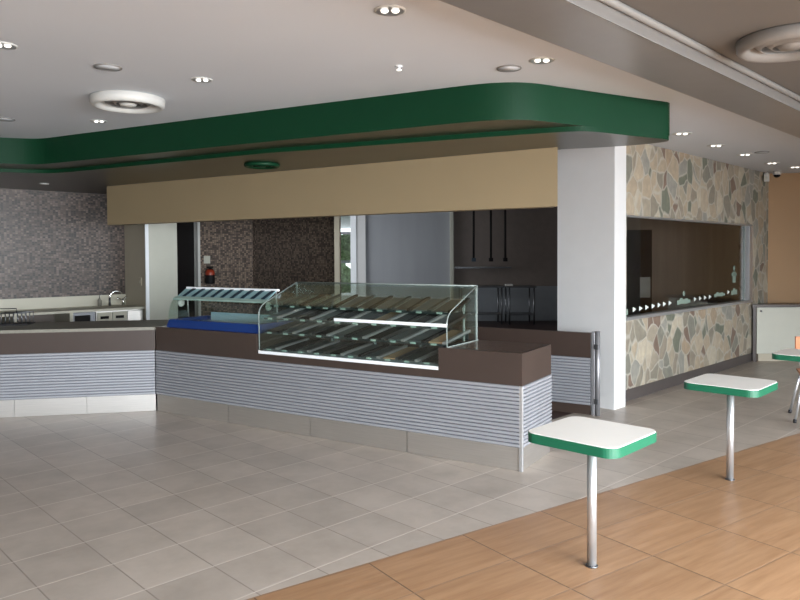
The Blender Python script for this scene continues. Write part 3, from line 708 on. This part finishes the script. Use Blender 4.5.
# chairs by the farthest table
def chair(loc, rz, label, seatm):
    c = thing('cafe_chair', label, 'chair', loc, rz)
    hs = .19
    s_ = MB(); s_.box(-hs, hs, -hs, hs, .455, .475, .009, 3); s_.obj('seat', seatm, c); MB().box(-hs+.02, hs-.02, -hs+.02, hs-.02, .435, .454, .006).obj('seat_underside', 'purple', c)['label'] = 'purple underside of the seat'
    b_ = MB(); n = 8
    for i in range(n):
        a0 = R(-28+56*i/n); a1 = R(-28+56*(i+1)/n); r_ = .42
        p = [(r_*math.sin(a0), hs-.01-r_*(1-math.cos(a0))+.03), (r_*math.sin(a1), hs-.01-r_*(1-math.cos(a1))+.03)]
        q = [(x*1.03, y+.014) for x, y in p]
        vs = [b_.bm.verts.new((x, y, z)) for z in (.60, .80) for x, y in (p[0], p[1], q[1], q[0])]
        for f in ((3, 2, 1, 0), (4, 5, 6, 7), (0, 1, 5, 4), (1, 2, 6, 5), (2, 3, 7, 6), (3, 0, 4, 7)): b_.bm.faces.new([vs[k_] for k_ in f])
    bmesh.ops.remove_doubles(b_.bm, verts=b_.bm.verts[:], dist=.0005)
    b_.obj('backrest', seatm, c)
    for sx in (-1, 1):
        for sy in (-1, 1):
            lg = MB().tube([(sx*.15, sy*.15, .455), (sx*.235, sy*.235, .02)], .013, 12).obj('leg', 'alu', c)
            MB().tube([(sx*.233, sy*.233, .035), (sx*.238, sy*.238, .0)], .017, 10).obj('rubber_foot', 'rubber', lg)
    for sx in (-1, 1): MB().tube([(sx*.15, .15, .46), (sx*.165, .19, .62), (sx*.165, .205, .72)], .011, 8).obj('back_post', 'alu', c)
    return c
chair((4.14, 6.93, 0), R(-24), 'orange chair with white metal legs tucked behind the farthest table', 'orange')

# ------------------------------------------------------------------ ceiling fixtures
def vent(loc, label, r, m1, m2, hgt=.05):
    o = thing('air_vent', label, 'vent', loc, 0, 'round ceiling vents')
    MB().lathe([(r*.96, 0), (r, -.006), (r*.985, -hgt*.75), (r*.93, -hgt), (r*.86, -hgt), (r*.74, -hgt*.62), (r*.74, -.004)], 48).obj('rim', m1, o)
    MB().lathe([(r*.738, -.001), (r*.738, -.004), (0, -.004)], 40).obj('cavity_standin_disc', 'rubber' if m1 != 'green' else 'green', o)  # black disc on the ceiling vents paints the shade of the hollow
    for k_ in range(2):
        ra = r*(.66-.2*k_); MB().lathe([(ra, -.006), (ra, -hgt*.35), (ra-r*.13, -hgt*.75), (ra-r*.14, -hgt*.7), (ra-r*.02, -hgt*.3), (ra-r*.02, -.006)], 40).obj('louvre_ring', m2, o)
    MB().lathe([(r*.24, -.01), (r*.25, -hgt*.6), (r*.2, -hgt*.85), (0, -hgt*.9)], 32).obj('centre_cone', m1, o)
    return o
vent((-2.175, 5.69, CZ-.0005), 'round white ceiling vent on the left side of the ceiling', .285, 'plasticwhite', 'ventgrey', .075)
vent((2.31, 4.19, CZ-.0005), 'round ceiling vent right of the dropped beam', .295, 'ventgrey', 'ventgrey', .075)
vent((-1.432, 7.372, 2.6045), 'round green vent under the soffit', .185, 'green', 'green', .035)
def downlight(x, y, label, r=.083, lit=True):
    o = thing('downlight', label, 'ceiling light', (x, y, CZ-.0003), 0, 'recessed downlights')
    MB().lathe([(r*.86, 0), (r, 0), (r*1.0, -.004), (r*.86, -.007)], 32).obj('trim_ring', 'plasticwhite', o)
    mb = MB(); mb.lathe([(r*.86, -.006), (r*.7, -.0035), (r*.4, -.0015), (0, -.0012)], 24); mb.obj('reflector', 'alu', o)
    for k_ in range(2 if lit else 0):
        mb = MB(); mb.lathe([(0, -.0135), (r*.16, -.012), (r*.24, -.006), (r*.24, -.0015), (0, -.001)], 14); mb.xf(Matrix.Translation(((-.34+.68*k_)*r, 0, -.001))); mb.obj('lamp', 'bulb', o)
    return o
downlight(-.045, 3.689, 'nearest downlight at the top centre of the ceiling', .083)
downlight(-1.418, 5.109, 'downlight to the right of the left ceiling vent', .075)
downlight(-2.815, 6.644, 'downlight between the left vent and the green soffit', .075)
downlight(-2.372, 4.259, 'downlight at the left edge of the picture', .08)
downlight(.935, 4.644, 'downlight above the rounded corner of the green soffit', .083)
downlight(2.991, 7.493, 'first downlight beside the right tip of the soffit', .1)
downlight(3.727, 8.334, 'second downlight from the soffit along the stone wall', .1)
downlight(4.445, 9.103, 'third downlight from the soffit along the stone wall', .1)
downlight(5.251, 9.972, 'fourth downlight from the soffit, near the tan wall', .1)
downlight(5.841, 10.447, 'farthest downlight, over the side cabinet', .1)
def speaker(x, y, label, r=.085):
    o = thing('ceiling_speaker', label, 'speaker', (x, y, CZ-.0003), 0, 'flush ceiling speakers')
    MB().lathe([(r*.9, 0), (r, 0), (r, -.006), (r*.9, -.008)], 32).obj('rim', 'ventgrey', o)
    MB().lathe([(r*.895, -.001), (r*.895, -.005), (0, -.006)], 32).obj('grille', 'ceil', o)
speaker(-1.951, 4.761, 'flush round speaker above the left ceiling vent', .09)
speaker(-3.63, 6.526, 'flush round speaker at the far left of the ceiling')
speaker(.75, 4.838, 'flush round speaker above the green soffit corner')
speaker(4.552, 8.887, 'flush round speaker near the stone wall')
spk = thing('sprinkler_head', 'small white sprinkler head in the middle of the ceiling', 'sprinkler', (0, 4.773, CZ-.0003), 0)
MB().lathe([(0, 0), (.026, 0), (.022, -.007), (.008, -.009), (.008, -.022), (0, -.022)], 16).obj('body', 'ceil', spk)
MB().lathe([(.0, -.0225), (.016, -.024), (.016, -.029), (0, -.03)], 14).obj('deflector', 'bulb', spk)  # no lamp: deflector is given a glow to show as a bright dot
cc = thing('security_camera', 'small white dome security camera in the far ceiling corner', 'camera', (5.86, 10.98, CZ-.0003), 0)
MB().lathe([(0, 0), (.06, 0), (.06, -.05), (.045, -.055), (0, -.055)], 20).obj('housing', 'plasticwhite', cc)
MB().lathe([(.05, -.056), (.044, -.08), (.02, -.095), (0, -.098)], 20).obj('dome', 'black', cc)
dt = thing('motion_sensor', 'small white motion sensor on the wall corner below the ceiling', 'sensor', (5.70, 10.98, 2.76), R(-45))
MB().box(-.035, .035, -.03, .03, 0, .13, .012).obj('housing', 'plasticwhite', dt); MB().box(-.025, .025, -.036, -.031, .03, .08).obj('lens', 'palegrey', dt)
MB().tube([(0, .0, .12), (0, .02, CZ-2.76-.001)], .01, 8).obj('bracket', 'plasticwhite', dt)
sl = thing('slot_light', 'tiny pale light fitting under the soffit by the mosaic wall', 'ceiling light', (-4.635, 9.218, 2.6045), R(40))
MB().lathe([(0, 0), (.06, 0), (.06, -.008), (.045, -.01), (0, -.01)], 20).obj('rim', 'plasticwhite', sl)
MB().lathe([(.043, -.0105), (.03, -.013), (0, -.014)], 20).obj('lens', 'lam_white', sl)

# ------------------------------------------------------------------ outside the slot window
struct(MB().quadbox(-14, 14, 19.2, 34, -.2, -.08), 'ground', 'paving', 'pale paving outside the slot window', 'ground')
bush = MB()
for i in range(46):
    t_ = bmesh.new(); bmesh.ops.create_icosphere(t_, subdivisions=2, radius=random.uniform(.25, .5))
    for v in t_.verts: v.co *= random.uniform(.8, 1.25)
    o_ = Vector((random.uniform(-4.2, -1.2), random.uniform(22, 23.5), random.uniform(.1, 2.1)))
    me = bpy.data.meshes.new('t'); 
    for v in t_.verts: v.co += o_
    t_.to_mesh(me); t_.free(); bush.bm.from_mesh(me); bpy.data.meshes.remove(me)
tag(bush.obj('garden_shrub', 'leaf'), 'green leafy shrub outside the slot window', 'shrub')
rl = MB(); rl.box(-5, 0, 20.6, 20.66, 1.42, 1.5); 
for i in range(6): rl.box(-5+i, -4.94+i, 20.6, 20.66, -.08, 1.42)
tag(rl.obj('garden_rail', 'railwhite'), 'white railing outside the slot window', 'railing')

# ------------------------------------------------------------------ light
w = bpy.data.worlds.new('sky'); S.world = w; w.use_nodes = True
bg = w.node_tree.nodes['Background']
sky = w.node_tree.nodes.new('ShaderNodeTexSky'); sky.sky_type = 'HOSEK_WILKIE'; sky.turbidity = 6; sky.sun_direction = (.5, -.2, .8)
mixn = w.node_tree.nodes.new('ShaderNodeMix'); mixn.data_type = 'RGBA'; mixn.inputs[0].default_value = .6
w.node_tree.links.new(sky.outputs[0], mixn.inputs[6]); mixn.inputs[7].default_value = (.9, .95, 1, 1)
w.node_tree.links.new(mixn.outputs[2], bg.inputs[0]); bg.inputs[1].default_value = 3.6
def area(name, loc, direction, sx, sy, power, col=(1, .97, .93)):
    l = bpy.data.lights.new(name, 'AREA'); l.shape = 'RECTANGLE'; l.size = sx; l.size_y = sy; l.energy = power; l.color = col; l.spread = R(145)
    o = bpy.data.objects.new(name, l); COL.objects.link(o); o.location = loc
    o.rotation_euler = Vector(direction).to_track_quat('-Z', 'Y').to_euler(); return o
GN = Vector((-GD.y, GD.x))
for i in range(6):
    c_ = G0+GD*(i*2.95+1.56)+GN*-.25
    area('daylight_bay', (c_.x, c_.y, 1.45), (GN.x, GN.y, -1.05), 2.7, 2.5, (10, 170, 560, 640, 340, 110)[i], (.90, .955, 1))
area('kitchen_wall_fill', (-4.95, 15.4, 1.7), (1, .15, 0), 3., 2., 100, (.95, .98, 1))  # unseen fill light added to brighten the pale kitchen wall

# ------------------------------------------------------------------ camera
f_px, yh, po_, roll = 705., 255., 18., .005
cam = bpy.data.cameras.new('camera'); co = bpy.data.objects.new('camera', cam); COL.objects.link(co)
cam.sensor_fit = 'HORIZONTAL'; cam.sensor_width = 36; cam.lens = f_px/800*36
cam.shift_y = -(300-(yh+po_))/800
th = math.atan(po_/f_px)
fwv = Vector((0, math.cos(th), -math.sin(th))); upv = Vector((0, math.sin(th), math.cos(th))); rtv = Vector((1, 0, 0))
c_, s_ = math.cos(roll), math.sin(roll)
r2 = rtv*c_-upv*s_; u2 = rtv*s_+upv*c_
mm = Matrix((( r2.x, u2.x, -fwv.x), (r2.y, u2.y, -fwv.y), (r2.z, u2.z, -fwv.z))).to_4x4()
mm.translation = (0, 0, 1.65); co.matrix_world = mm
cam.clip_start = .05; cam.clip_end = 200
S.camera = co
S.view_settings.view_transform = 'Standard'; S.view_settings.look = 'None'; S.view_settings.gamma = 1; S.view_settings.use_curve_mapping = False
S.view_settings.exposure = 0.27
S.cycles.use_denoising = True
S.cycles.max_bounces = 10; S.cycles.transparent_max_bounces = 24
S.cycles.sample_clamp_indirect = 6
